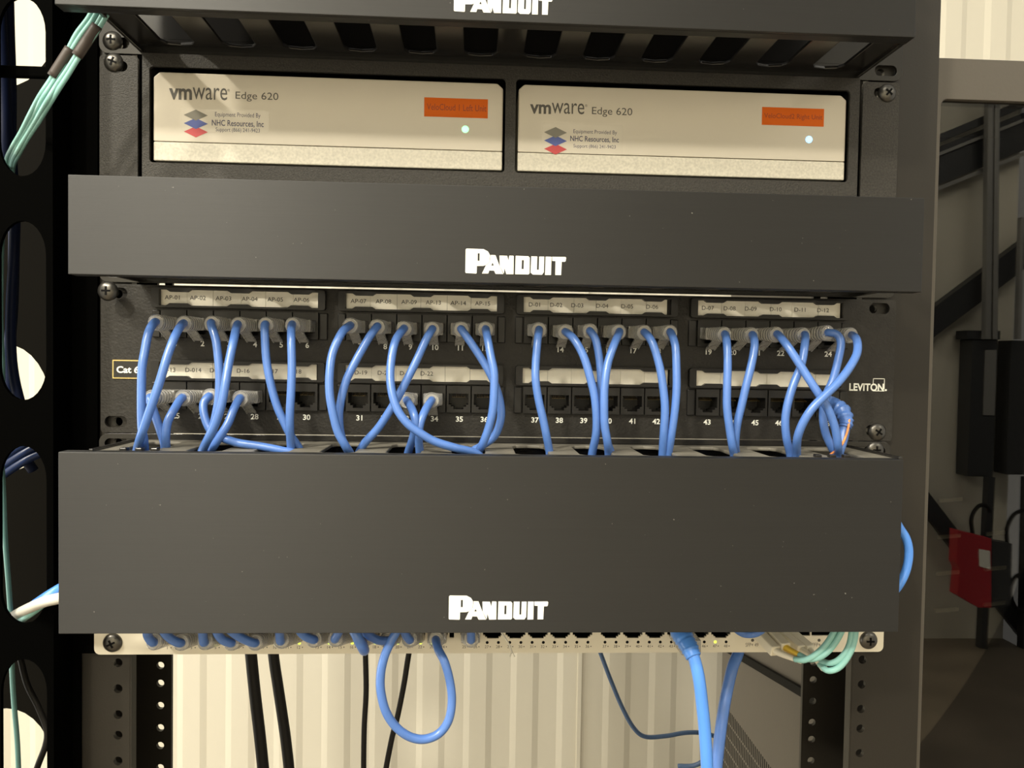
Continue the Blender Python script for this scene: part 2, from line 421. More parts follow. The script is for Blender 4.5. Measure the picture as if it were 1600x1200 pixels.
# ------------------------------------------------------------------ horizontal cable managers
D = 66.0     # cover stands this far in front of the panel plane
def finger_plate(z, th, c0, pitch, x0, x1, ys):
    """duct wall with bottle-shaped slots, open at the front edge"""
    cs = []
    kk = math.ceil((x0 + 12 - c0) / pitch); c = c0 + kk * pitch
    while c < x1 - 12: cs.append(c); c += pitch
    yf, yb = -(D - 3), -.5
    out = [(x0, yb), (x1, yb), (x1, yf)]
    for c in reversed(cs):
        hw = 9.3
        out += [(c + 2.6, yf), (c + 2.6, ys), (c + hw, ys + 5), (c + hw, -15), (c + hw * .75, -11), (c, -9.5),
                (c - hw * .75, -11), (c - hw, -15), (c - hw, ys + 5), (c - 2.6, ys), (c - 2.6, yf)]
    out += [(x0, yf)]
    mb = MB(); mb.plate(out, [], z, z + th, 'XY'); return mb
def manager(label, zt, zb, cov, fx, slots, zl, zh, dusty_lit=False, logo_px=None, screws=()):
    cx0, cx1, cz0, cz1 = cov
    t = thing('horizontal_cable_manager', (0, 0, zb), label, 'cable manager')
    mb = MB()
    holes = []
    for s in (-1, 1):
        for zz in (zt - 6.5, zb + 6.5):
            holes.append(rrect(s * 231 - 7, s * 231 + 7, zz - 3.2, zz + 3.2, 3.1))
    mb.plate(rrect(-241.3, 241.3, zb + .3, zt - .3, 5), holes, -2, 0)
    obj('back_plate', mb, M['duct'], t, bevel=.5)
    x0, x1 = fx
    obj('slotted_wall', finger_plate(zl - 1, 2, *slots, x0, x1, -53), M['duct'], t, bevel=.6)
    obj('slotted_wall', finger_plate(zh - 1, 2, *slots, x0, x1, -58), M['ducttop'] if dusty_lit else M['duct'], t, bevel=.6)
    for xx in (x0, x1):
        for zz in (zl, zh):
            mb = MB(); mb.bar((xx, -1, zz), (xx, -(D - 4), zz), 5, 2.2); obj('end_rail', mb, M['duct'], t, bevel=.4)
    # cover: extruded profile with returned lips, sharp ends
    mb = MB()
    yf = -D
    mb.box(cx0, cx1, yf, yf + 2.2, cz0, cz1)
    mb.box(cx0, cx1, yf + 2.2, yf + 9, cz1 - 1.6, cz1)
    mb.box(cx0, cx1, yf + 2.2, yf + 9, cz0, cz0 + 1.6)
    cv = obj('cover', mb, M['cover'], t, bevel=.35)
    if logo_px:
        a, b, yb_ = logo_px
        p, q = pix(a, yb_, yf), pix(b, yb_, yf)
        logo(cv, p.x, q.x, p.z, yf)
    for xs in ((x0 + 12, x0 + 20, x0 + 28), (x1 - 45, x1 - 37, x1 - 29)):
        for xx in xs:
            mb = MB(); mb.box(xx, xx + 3.6, yf + 9.2, yf + 13, cz1 - 3, cz1 + 1.4); obj('hinge_tooth', mb, M['duct'], t, bevel=.5)
    for s in screws: screw_px(t, *s)
    return t
def rect(pts, Y=-D):
    q = [pix(x, y, Y) for x, y in pts]
    return ((q[0].x + q[2].x) / 2, (q[1].x + q[3].x) / 2, (q[2].z + q[3].z) / 2, (q[0].z + q[1].z) / 2)
c_mid = rect([(105,272),(1445,310),(107,430),(1440,455)])
c_low = rect([(90,709),(1412,716),(92,988),(1403,990)])
c_top = rect([(85,8),(1430,57),(85,8),(1430,57)])
c_top = (c_top[0], c_top[1], c_top[2], c_top[2] + (c_low[3] - c_low[2]))
FX = (-217, 213.5)
manager('black cable manager at the top, its cover cut by the photo edge', 88.9, 0, c_top, FX, (16, 34.6), 4.2, 85,
        logo_px=(709, 863, 18), screws=[(175, 63), ])
manager('black cable manager with the low wide cover between white appliances and patch panel', -88.9, -133.35, c_mid, FX, (16, 34.6), -130.5, -91,
        logo_px=(727, 884, 427))
manager('black cable manager with the tall cover below the patch panel', -222.25, -311.15, c_low, FX, (13, 35.2), -309, c_low[3] - 1.2, dusty_lit=True,
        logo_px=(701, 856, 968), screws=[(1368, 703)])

# ------------------------------------------------------------------ shelf with the two appliances
shelf = thing('rack_shelf', (0, 0, -88.9), 'black powder-coated rack shelf framing the two white appliances', 'shelf')
op1 = rect([(240,107),(790,130),(242,268),(787,283)], 0); op2 = rect([(803,137),(1320,155),(806,273),(1316,289)], 0)
SO = [(op[0], op[1], -63.5, -8.2) for op in (op1, op2)]
mb = MB(); FP = -7.0
mb.plate([(-214.5, -88.5), (212.5, -88.5), (212.5, -.6), (-214.5, -.6)], [rrect(o[0], o[1], o[2], o[3], 2.2) for o in SO], FP, FP + 2)
obj('front_frame', mb, M['shelf'], shelf, bevel=.5)
mb = MB()
for a, b in ((-241, -219), (217, 240)):
    sx = -231 if a < 0 else 230
    mb = MB(); mb.plate(rrect(a, b, -88.5, -.6, 2.5), [rrect(sx - 6, sx + 6, zz - 3, zz + 3, 2.9) for zz in (-7, -81)], -2, 0)
    obj('mounting_ear', mb, M['shelf'], shelf, bevel=.5)
mb = MB()
mb.box(-214, 212, FP + 2, 210, -88.5, -86.5); mb.box(-214, -212, FP + 2, 210, -86.5, -.8); mb.box(210, 212, FP + 2, 210, -86.5, -.8)
mb.box(-212, 210, 208, 210, -86.5, -.8)
obj('tray', mb, M['shelf'], shelf)
mb = MB()
mb.box(-212, 210, 0, 200, -65.5, -64); obj('inner_floor', mb, M['dark'], shelf)
mb = MB(); mb.box(-212, 210, -2.9, 205, -5.5, -1.5); obj('gap_light_block', mb, M['dark'], shelf)  # dark board added to block light entering the gap above the appliances
screw_px(shelf, 177, 97, rot=20); screw_px(shelf, 1387, 145, rot=40)

def appliance(label, o, texts, led):
    x0, x1 = o[0] + 1.6, o[1] - 1.4
    t = thing('network_appliance', ((x0 + x1) / 2, 60, -63.6), label, 'network appliance', None)
    zb, zt, zs = -61.9, -10.6, -50.6
    yf = -5.4
    mb = MB()
    ch = 6
    mb.plate([(x0, zs), (x1, zs), (x1, zt - 3), (x1 - 3.5, zt), (x0 + 3.5, zt), (x0, zt - 3)], [], yf, 150)
    body = obj('body', mb, M['box'], t, bevel=.8)
    mb = MB(); mb.box(x0, x1, yf + .3, 150, zb, zs - .25)
    obj('lower_strip', mb, M['strip'], t, bevel=.6, label='speckled cream strip along the bottom')
    mb = MB()
    for xx in (x0 + 14, x1 - 14): mb.box(xx - 6, xx + 6, 6, 18, -63.9, zb); mb.box(xx - 6, xx + 6, 130, 142, -63.9, zb)
    obj('foot', mb, M['dark'], t)
    y1 = yf - .12
    mb = MB()
    (vm, ware, edge, reg) = texts['name']
    text_px(mb, 'vm', *vm, y1, .028); text_px(mb, 'ware', *ware, y1); text_px(mb, 'Edge 620', *edge, y1)
    text_px(mb, '®', *reg, y1)
    obj('product_lettering', mb, M['inkgrey'], t)
    a = pix(*texts['st'][0:2], y1); b = pix(*texts['st'][2:4], y1)
    mb = MB(); mb.plate(rrect(a.x, b.x, b.z, a.z, 1.5), [], yf - .08, yf)
    st = obj('support_sticker', mb, M['sticker'], t, label='clear support sticker with stacked-layers emblem')
    ex, ey = texts['em']
    for dy, mm in ((26, 'logored'), (13, 'logoblue'), (0, 'logogrey')):
        c = pix(ex, ey + dy, y1); hw, hh = 6.9, 3.2
        mb = MB(); yy = yf - .12 - (26 - dy) * .004
        mb.plate([(c.x - hw, c.z), (c.x, c.z - hh), (c.x + hw, c.z), (c.x, c.z + hh)], [], yy - .03, yy)
        obj('emblem_layer', mb, M[mm], st, label={'logored': 'red lowest layer', 'logoblue': 'blue middle layer', 'logogrey': 'grey top layer'}[mm])
    mb = MB()
    for s, bx, bd in texts['lines']: text_px(mb, s, *bx, y1, bd)
    obj('support_text', mb, M['inknavy'], st)
    a = pix(*texts['or'][0:2], y1); b = pix(*texts['or'][2:4], y1)
    mb = MB(); mb.box(a.x, b.x, yf - .15, yf, b.z, a.z)
    lb = obj('orange_label', mb, M['orange'], t, label='orange printed name label')
    mb = MB(); text_px(mb, texts['ortext'], *texts['orbox'], yf - .2)
    obj('label_print', mb, M['orangeink'], lb)
    c = pix(*led[0], yf); mb = MB()
    mb.lathe((c.x, yf + .2, c.z), (0, -1, 0), [(2.2, 0), (2.1, .4), (1.2, .7), (.3, .8)], 16)
    obj('status_light', mb, M[led[1]], t, label='lit %s status light' % led[2])
    return t
appliance('white network appliance with green status light and "Left Unit" orange label', SO[0], dict(
    name=[(264,138,300,156), (301,137,355,156), (368,144,435,159), (355,139,359,143)], st=(283,169,420,209), em=(306,180),
    lines=[('Equipment Provided By', (336,176,407,185), .0), ('NHC Resources, Inc', (331,188,412,199), .012), ('Support (866) 241-9423', (337,200,406,208), 0)],
    **{'or': (663,152,762,185)}, ortext='VeloCloud 1 Left Unit', orbox=(667,163,760,173)), ((727, 202), 'ledgreen', 'green'))
appliance('white network appliance with blue status light and "Right Unit" orange label', SO[1], dict(
    name=[(828,163,861,178), (862,161,913,178), (925,168,988,183), (914,163,918,167)], st=(847,191,973,242), em=(868,207),
    lines=[('Equipment Provided By', (896,203,964,211), 0), ('NHC Resources, Inc', (891,213,967,223), .012), ('Support (866) 241-9423', (896,226,962,233), 0)],
    **{'or': (1191,167,1287,198)}, ortext='VeloCloud2 Right Unit', orbox=(1194,178,1285,188)), ((1264, 218), 'ledblue', 'blue'))

# ------------------------------------------------------------------ patch panel
pp = thing('patch_bay', (0, 0, -222.2), 'black 48-port patch panel with paper port labels and plugged blue cables', 'patch panel')
GX = [-204.9, -96.6, 10.3, 116.6]; PITCH = 15.3
GX = [-204.9, -96.4, 9.9, 116.3]
PIT = [15.4, 15.05, 14.95, 15.05]
def port(n):                       # n 1..48 -> (x, row)
    row, k = divmod(n - 1, 24); g, i = divmod(k, 6)
    return GX[g] + PIT[g] * (i + .5), row
RZC = [-(148.0 + 166.2) / 2, -(190.6 + 208.4) / 2]
holes = []
for g in range(4):
    for row in (0, 1):
        holes.append([(GX[g] + .3, RZC[row] - 8), (GX[g] + 6 * PIT[g] - .3, RZC[row] - 8), (GX[g] + 6 * PIT[g] - .3, RZC[row] + 8), (GX[g] + .3, RZC[row] + 8)])
for s in (-1, 1):
    for zz in (-139.6, -215.6):
        holes.append(rrect(s * 231.5 - 6.5, s * 231.5 + 6.5, zz - 3.4, zz + 3.4, 3.3))
mb = MB(); mb.plate(rrect(-240.3, 242, -222.1, -134.2, 2), holes, -2, 0)
obj('face_plate', mb, M['panel'], pp, bevel=.5)
mb = MB(); mb.box(-215, 215, 14, 30, -220, -136); obj('rear_board', mb, M['dark'], pp)
# jack: one mesh shared by the 48 ports
def jack_mesh(pitch):
    mb = MB(); h = pitch / 2 - .35
    hole = [(-5.9, 3.4), (5.9, 3.4), (5.9, -3.2), (4.6, -3.2), (4.6, -4.4), (3.0, -4.4), (3.0, -6.0), (-3.0, -6.0), (-3.0, -4.4), (-4.6, -4.4), (-4.6, -3.2), (-5.9, -3.2)]
    mb.plate([(-h, -7.9), (h, -7.9), (h, 8.2), (-h, 8.2)], [hole], -4.5, 9)
    mb.box(-h, h, 9, 11, -7.9, 8.2)
    mb.mi = 1
    for i in range(8):
        x = -3.6 + i * 1.03
        mb.bar((x, 7, 3.2), (x, 0, 1.2), .35, .4)
    me, c = mesh(mb, [M['jack'], M['gold']], 'jack', center=wl((0, 0, 0)))
    return me
JM = [jack_mesh(p) for p in PIT]
for n in range(1, 49):
    x, row = port(n)
    g = ((n - 1) % 24) // 6
    put('jack', JM[g], wl((x, 0, RZC[row])), pp)
# side fillers of each six-port module
for g in range(4):
    for row in (0, 1):
        mb = MB()
        a, b = GX[g], GX[g] + 6 * PIT[g]
        mb.box(a - 5, a - .4, -4, 2, RZC[row] - 8, RZC[row] + 8); obj('module_frame', mb, M['jack'], pp, bevel=.5); mb = MB(); mb.box(b + .4, b + 5, -4, 2, RZC[row] - 8, RZC[row] + 8)
        obj('module_frame', mb, M['jack'], pp, bevel=.5)
LABELS = [['AP-01','AP-02','AP-03','AP-04','AP-05','AP-06'], ['AP-07','AP-08','AP-09','AP-13','AP-14','AP-15'],
          ['D-01','D-02','D-03','D-04','D-05','D-06'], ['D-07','D-08','D-09','D-10','D-11','D-12'],
          ['D-13','D-014','D-15','D-16','D-17','D-18'], ['D-19','D-20','D-21','D-22','',''], ['']*6, ['']*6]
LPX = [[269,309,349,390,430,471], [560,599,639,677,716,754], [835,869,902,941,980,1019], [1106,1140,1173,1212,1250,1286],
       [264,302,338,380,424,461], [564,600,634,667,0,0]]
HZ = [(-147.6, -135.8), (-190.4, -178.6)]
for row in (0, 1):
    for g in range(4):
        a, b = GX[g] - 4.5, GX[g] + 6 * PIT[g] + 4.0
        z0, z1 = HZ[row]
        mb = MB()
        outer = rrect(a, b, z0, z1, 1.6)
        w0, w1 = z0 + 1.3, z1 - 1.2
        xa, xb = GX[g] - .2, GX[g] + 6 * PIT[g]
        # window with the retaining tabs biting into it
        win = [(xa, w0)]
        for c in (.12, .5, .88):
            xc = xa + (xb - xa) * c
            win += [(xc - 7, w0), (xc - 5, w0 + 1.3), (xc + 5, w0 + 1.3), (xc + 7, w0)]
        win += [(xb, w0), (xb, w1)]
        for c in (.88, .5, .12):
            xc = xa + (xb - xa) * c
            win += [(xc + 7, w1), (xc + 5, w1 - 1.3), (xc - 5, w1 - 1.3), (xc - 7, w1)]
        win += [(xa, w1)]
        mb.plate(outer, [win], -6, -2)
        h = obj('label_holder', mb, M['jack'], pp, bevel=.3)
        mb = MB()
        edges = [xa]
        for i in range(1, 6): edges.append(GX[g] + PIT[g] * i + random.uniform(-1, 1))
        edges.append(xb - random.uniform(0, 2))
        for i in range(6):
            mb.box(edges[i] + .08, edges[i + 1] - .08, -2.9 - .12 * (i % 2), -2.2, w0 - .4, w1 + .4)
        obj('paper_strip', mb, M['paper'], h, label='cream printed paper' if row == 0 or g < 2 else 'blank cream paper')
        gi = row * 4 + g
        if gi < 6:
            mb = MB()
            for i, s in enumerate(LABELS[gi]):
                if s:
                    p = pix(LPX[gi][i], [466, 474, 481, 487, 580, 583][gi], -3.1)
                    text_h(mb, s, p.x, (w0 + w1) / 2 + .2, 2.5, -3.1, 0, 1.05)
            obj('label_print', mb, M['ink'], h)
for n in range(1, 49):
    x, row = port(n)
    mb = MB(); zz = [-168.4, -211.6][row]
    text_h(mb, str(n), x + .6, zz, 3.3, -2.12, .022, 1.05)
    obj('port_number', mb, M['white'], pp)
# category badge and maker's mark
p, q = pix(176, 562, -2.3), pix(222, 592, -2.3)
mb = MB(); mb.box(p.x, q.x + 2, -2.6, -2, q.z, p.z)
bd = obj('category_badge', mb, M['gilt'], pp, label='glossy black badge with gilt border reading Cat 6')
mb = MB(); mb.box(p.x + .7, q.x + 1.3, -2.75, -2.5, q.z + .7, p.z - .7); obj('badge_face', mb, M['duct'], bd)
mb = MB(); text_px(mb, 'Cat 6', 182, 572, 217, 583, -2.85, .03); obj('badge_text', mb, M['white'], bd)
mb = MB(); text_px(mb, 'LEVITON', 1327, 599, 1381, 611, -2.15, .03)
text_px(mb, '.', 1382, 608, 1386, 611, -2.15, .03)
a, b = pix(1364, 591, -2.15), pix(1382, 608, -2.15)
for u0, u1, v0, v1 in ((a.x, b.x, a.z - .45, a.z), (a.x, a.x + .45, a.z - 3.6, a.z), (b.x - .45, b.x, b.z, a.z), (a.x + .2, b.x, b.z - 1.4, b.z - 1.0)):
    mb.box(u0, u1, -2.2, -2.1, v0, v1)
obj('maker_mark', mb, M['white'], pp)
_p = pix(165, 454, -16); screw(pp, _p.x, _p.z, -12.5)
screw_px(pp, 1371, 675, rot=35)


# ------------------------------------------------------------------ patch cables
R_CAB = 2.3
def plug_parts(parent, jc, ex, latch=True, w=11.4, h=7.2, ry=2.0):
    """clear plug and boot from the jack centre jc towards the cable exit ex"""
    jc = Vector(jc); ex = Vector(ex)
    a = Vector((jc.x, 3, jc.z)); d = (ex - Vector((jc.x, -4, jc.z))); 
    L = d.length; u = d.normalized()
    m = Vector((jc.x, -4, jc.z)); e = m + u * (L * .42)
    def ring(c, ww, hh): return [c + Vector((-ww/2,0,-hh/2)), c + Vector((ww/2,0,-hh/2)), c + Vector((ww/2,0,hh/2)), c + Vector((-ww/2,0,hh/2))]
    mb = MB()
    for (p, q) in ((a, m), (m, e)):
        r0, r1 = ring(p, w, h), ring(q, w, h)
        mb.add(r0 + r1, [(0,1,2,3),(7,6,5,4),(0,4,5,1),(1,5,6,2),(2,6,7,3),(3,7,4,0)])
    pl = obj('plug', mb, M['clear'], parent, bevel=.7)
    if latch:
        mb = MB()
        s0 = m + u * (L * .55) + Vector((0, 0, -h/2)); s1 = m + u * (L * .12) + Vector((0, 0, -h/2 - 5.8))
        for hw0, hw1, sgn in ((2.6, 2.6, 0),):
            mb.hexa([s0 + Vector((-2.7,0,-.5)), s0 + Vector((2.7,0,-.5)), s0 + Vector((2.7,0,.5)), s0 + Vector((-2.7,0,.5)),
                     s1 + Vector((-2.9,0,-.4)), s1 + Vector((2.9,0,-.4)), s1 + Vector((2.9,0,.4)), s1 + Vector((-2.9,0,.4))])
        for x in (-2.7, 2.1):
            mb.hexa([s0 + Vector((x,0,-1.1)), s0 + Vector((x+.6,0,-1.1)), s0 + Vector((x+.6,0,.6)), s0 + Vector((x,0,.6)),
                     s1 + Vector((x,0,-1.0)), s1 + Vector((x+.6,0,-1.0)), s1 + Vector((x+.6,0,.5)), s1 + Vector((x,0,.5))])
        obj('latch_tab', mb, M['clear'], pl)
    mb = MB()
    n = 6; prof = []
    for i in range(n):
        t0 = i / n; r0 = 5.5 - 1.0 * t0
        prof += [(r0, t0), (r0, t0 + .6 / n), (r0 - .55, t0 + .62 / n), (r0 - .55, t0 + .98 / n)]
    prof += [(4.4, .97), (3.3, 1.0)]
    b0 = m + u * (L * .36); LL = L * .64
    c = u; ax = c.orthogonal().normalized()
    X = Vector((1, 0, 0)); Z = X.cross(u).normalized(); X = u.cross(Z)
    vs = []; seg = 20
    for r, t in prof:
        p = b0 + u * (LL * t); fl = 1 - t
        for k in range(seg):
            th = 2 * math.pi * k / seg; ct, st = math.cos(th), math.sin(th)
            pw = .55 + .45 * t
            xx = math.copysign(abs(ct) ** pw, ct) * r; zz = math.copysign(abs(st) ** pw, st) * min(r, h / 2 + .25 + t)
            vs.append(p + X * xx + Z * zz)
    nn = len(prof)
    mb.add(vs, [(i*seg+k, i*seg+(k+1)%seg, (i+1)*seg+(k+1)%seg, (i+1)*seg+k) for i in range(nn-1) for k in range(seg)], True)
    mb.add(vs[-seg:], [tuple(range(seg))])
    obj('boot', mb, M['clear'], parent)
    return pl, u

def cable_path(pxs, d0=30, bulge=9, dend=38, off=0, tail=True, up=False):
    n = len(pxs); pts = []
    for i, (x, y) in enumerate(pxs):
        t = i / (n - 1)
        d = d0 + (dend - d0) * t + (bulge + off) * (math.sin(math.pi * min(1, t * 1.0)) ** .6 if 0 < t < 1 else 0)
        if i == 0: d = d0
        pts.append(pix(x, y, -d))
    if tail:
        e = pts[-1]; dx = (pts[-1].x - pts[-2].x) * .4
        s = 1 if up else -1
        pts += [Vector((e.x + dx, e.y + 2, e.z + s * 11)), Vector((e.x + dx * 1.5, e.y + 6, e.z + s * 24))]
    return pts

UP = {
1: [(243,504),(232,520),(226,550),(222,575),(221,610),(221,645),(222,670),(225,690),(226,708)],
2: [(287,506),(275,522),(262,555),(250,595),(239,627),(227,662),(220,682),(213,708)],
3: [(331,506),(337,530),(341,560),(343,590),(342,620),(338,645),(331,675),(322,708)],
4: [(372,508),(365,532),(357,570),(352,600),(346,632),(337,660),(327,682),(315,708)],
5: [(415,508),(414,527),(416,560),(422,595),(432,632),(444,660),(454,680),(470,706)],
6: [(457,508),(455,527),(456,570),(455,607),(453,645),(453,670),(455,708)],
7: [(547,509),(534,520),(520,550),(515,582),(515,615),(520,645),(528,675),(540,697),(548,712)],
8: [(589,511),(575,530),(557,562),(542,592),(534,620),(530,645),(531,670),(536,690),(546,710)],
9: [(631,514),(618,532),(611,565),(610,595),(614,620),(622,642),(637,662),(657,677),(680,690),(712,700),(748,711)],
10: [(675,515),(665,532),(650,565),(635,595),(622,620),(607,645),(590,670),(570,692),(560,711)],
11: [(721,515),(732,530),(750,557),(765,582),(775,605),(782,632),(782,657),(772,682),(752,697),(735,709)],
12: [(759,515),(762,530),(767,557),(772,582),(772,610),(770,640),(764,667),(755,692),(747,709)],
13: [(842,516),(840,532),(837,570),(837,595),(842,627),(849,657),(854,682),(859,710)],
14: [(884,519),(897,530),(912,557),(922,590),(929,620),(932,652),(931,680),(925,710)],
15: [(922,518),(931,532),(937,565),(939,600),(939,625),(943,657),(949,690),(955,710)],
16: [(967,519),(960,537),(950,567),(945,600),(944,632),(945,665),(949,690),(951,711)],
17: [(1007,520),(1019,535),(1030,570),(1036,605),(1039,640),(1037,677),(1035,712)],
18: [(1047,520),(1055,540),(1057,575),(1057,610),(1054,645),(1049,680),(1044,712)],
19: [(1132,523),(1136,540),(1137,570),(1136,607),(1136,637),(1140,670),(1144,695),(1147,713)],
20: [(1175,524),(1179,540),(1174,570),(1166,602),(1159,632),(1152,662),(1149,690),(1150,710)],
21: [(1214,523),(1230,540),(1250,570),(1267,597),(1282,620),(1295,642),(1305,670),(1309,695),(1310,712)],
22: [(1256,524),(1257,542),(1252,570),(1240,600),(1231,630),(1227,657),(1229,685),(1235,712)],
23: [(1294,520),(1308,523),(1314,537),(1309,565),(1301,595),(1290,620),(1286,650),(1290,677),(1300,700),(1305,712)],
24: [(1330,524),(1339,532),(1339,552),(1327,575),(1310,597),(1290,617),(1270,637),(1255,660),(1246,685),(1245,712)],
25: [(236,622),(240,642),(248,665),(256,690),(258,706)],
26: [(285,622),(272,640),(262,660),(259,682),(260,706)],
27: [(327,620),(318,632),(320,652),(329,672),(345,683),(372,692),(405,697),(440,704),(462,711)],
28: [(375,623),(365,640),(357,660),(347,677),(334,697),(327,709)],
33: [(636,626),(644,640),(649,660),(646,682),(637,710)],
34: [(674,626),(665,640),(657,660),(654,682),(656,710)],
}
OFF = {1: 2, 2: 9, 3: -3, 4: 7, 5: -4, 6: 4, 7: 6, 8: 0, 9: 8, 10: 1, 11: -3, 12: 4, 15: -4, 16: 3, 14: 2, 21: 6, 22: -1, 23: -3, 24: 11, 27: -4, 28: -1, 25: -5, 26: 0, 33: 6, 34: 1}
DEND = {9:46, 11:30, 3:40, 4:46, 5:34, 7:45, 8:39, 10:33, 15:34, 16:41, 20:33, 21:43, 23:33, 24:45, 2:44, 25:32, 26:38, 27:41, 33:34, 34:41}
flat = [s for g in LABELS for s in g]
def cable_label(n):
    x, row = port(n)
    if n <= 24: return 'blue patch cable with clear plug in the upper-row port under the printed %s label' % flat[n - 1]
    return 'blue patch cable with clear plug in the lower-row port under the printed %s label' % flat[n - 1] if flat[n - 1] else 'x'
LOWNAME = {25: 'blue patch cable with clear plug in the leftmost port of the lower row', 33: 'blue patch cable with clear plug in lower port 33, left of another short one',
           34: 'blue patch cable with clear plug in lower port 34 under the printed D-22 label'}
for n, px in UP.items():
    x, row = port(n)
    jc = (x, 0, RZC[row] + .1)
    pts = cable_path(px, off=OFF.get(n, 0), dend=DEND.get(n, 38))
    ex = pts[0]
    t = thing('patch_cable', ex, LOWNAME.get(n, cable_label(n)), 'cable', 'blue patch cables in the patch panel')
    pl, u = plug_parts(t, jc, ex)
    mb = MB(); mb.tube([ex - u * 9, ex - u * 3] + [ex + u * 1.5] + pts[1:], R_CAB, 12, 6)
    obj('jacket', mb, M['blue'], t)

# booted cable in the last port of the lower row
t = thing('patch_cable', pix(1312, 640, -25), 'blue patch cable with ribbed blue boot in the last lower port, orange thread beside it', 'cable')
x, row = port(48)
a = Vector((x, -1, RZC[1])); pth = [a, pix(1300, 634, -20), pix(1316, 642, -28), pix(1322, 658, -32), pix(1320, 668, -33)]
mb = MB(); mb.tube(pth, lambda q: (5.4 - 1.9 * q) * (1 + .09 * (1 if int(q * 18) % 2 else -1)), 16, 8); obj('boot', mb, M['blue'], t, label='ribbed blue boot')
mb = MB(); mb.box(x - 5.7, x + 5.7, -10, 6, RZC[1] - 3.3, RZC[1] + 3.3); obj('plug', mb, M['clear'], t, bevel=.6)
mb = MB(); mb.tube([pix(1320, 660, -32), pix(1319, 675, -33), pix(1315, 692, -35), pix(1309, 711, -38), pix(1306, 735, -36)], 3.0, 12, 6); obj('jacket', mb, M['blue'], t)
mb = MB(); mb.tube([pix(1327, 655, -35), pix(1325, 670, -37), pix(1319, 688, -38), pix(1311, 700, -41), pix(1296, 712, -44), pix(1288, 724, -44)], .7, 8, 6)
tag(obj('pull_thread', mb, M['thread']), 'thin orange thread hanging beside the ribbed blue boot', 'thread')

# ------------------------------------------------------------------ network switch
sw = thing('network_switch', (0, 100, -355.6), 'cream network switch below the tall cover, mostly hidden behind it', 'network switch')
SX0, SX1 = pix(149, 1005, 0).x, pix(1378.5, 1003, 0).x
SZ0, SZ1 = -355.6, -311.6
COLS = [272,311,347,386,420,459, 506,538,575,609,646,684, 735,770,805,840,875,910, 954,988,1022,1057,1092,1126]
CX = [pix(c, 990, -1).x for c in COLS]
# even pitch inside each group of six, as on the real face
for g in range(4):
    a, b = CX[g*6], CX[g*6+5]
    for i in range(6): CX[g*6+i] = a + (b - a) * i / 5
PZ = pix(840, 989.5, -1).z
zt, zb_ = PZ + 6.0, pix(840, 997, -1).z
def swhole(c): 
    return [(c - 6.1, zt), (c - 6.1, zb_ + 2.0), (c - 4.8, zb_ + 2.0), (c - 4.8, zb_ + 1.0), (c - 3.6, zb_ + 1.0), (c - 3.6, zb_), (c + 3.6, zb_), (c + 3.6, zb_ + 1.0), (c + 4.8, zb_ + 1.0), (c + 4.8, zb_ + 2.0), (c + 6.1, zb_ + 2.0), (c + 6.1, zt)]
sfp = [pix(c, 990, -1).x for c in (1176, 1211, 1249, 1284)]
sfz = (pix(1260, 993, -1).z, pix(1260, 975, -1).z)
holes = [swhole(c) for c in CX] + [rrect(c - 6.8, c + 6.8, sfz[0], sfz[1], .6) for c in sfp]
holes += [rrect(pix(708, 990, 0).x - 2.2, pix(708, 990, 0).x + .6, zb_ + .5, zt, .3)]
mb = MB(); mb.plate(rrect(SX0, SX1, SZ0, SZ1, 3.5), holes, -1.5, 0)
obj('face_plate', mb, M['switch'], sw, bevel=.3)
mb = MB(); mb.box(-218, 216, 0.2, 12, PZ + 7.5, SZ1); mb.box(-218, 216, .2, 12, SZ0, zb_ - 1.2); mb.box(-218, 216, 12, 190, SZ0, SZ1)
obj('case', mb, M['dark'], sw)
mb = MB()
for c in CX: mb.box(c - 6.7, c - 6.15, 0, 11, zb_, zt); mb.box(c + 6.15, c + 6.7, 0, 11, zb_, zt)
obj('port_shields', mb, M['grey'], sw)
screw_px(sw, 175, 1005, rot=65); screw_px(sw, 1358, 1001, rot=0)
USED = set([0,1,2,3,4,5,6,7,8,9,10,11,12])
lz, nz = pix(760, 1003.5, -1).z, pix(760, 1010, -1).z
lit = {4, 5, 9, 11, 13, 15, 17, 19, 21, 22, 46}
for i, c in enumerate(CX):
    for k in (0, 1):
        n = 2 * i + k
        xx = c - 3.45 + 6.9 * k
        mb = MB(); mb.lathe((xx, -1.4, lz), (0, -1, 0), [(.95, 0), (.9, .2), (.3, .3)], 12)
        obj('port_light', mb, M['ledlime'] if n in lit else M['dark'], sw, label='lit lime port light' if n in lit else None)
mb = MB()
for i, c in enumerate(CX):
    for k in (0, 1):
        xx = c - 3.45 + 6.9 * k
        text_h(mb, str(2 * i + k + 1), xx - .3, nz, 1.75, -1.58)
        mb.box(xx + 1.6, xx + 2.2, -1.6, -1.5, nz - .3, nz + .3)
obj('port_lettering', mb, M['inkgrey'], sw); mb = MB()
text_px(mb, 'SFP+ 49', 1165, 1004.5, 1185, 1010.5, -1.58); text_px(mb, 'SFP+ 51', 1269, 1004.5, 1290, 1010.5, -1.58)
for xx in (1176, 1280):
    p = pix(xx, 1000.5, -1.6); mb.lathe((p.x, -1.5, p.z), (0, -1, 0), [(1, 0), (.9, .2)], 10)
obj('socket_lettering', mb, M['inkgrey'], sw)

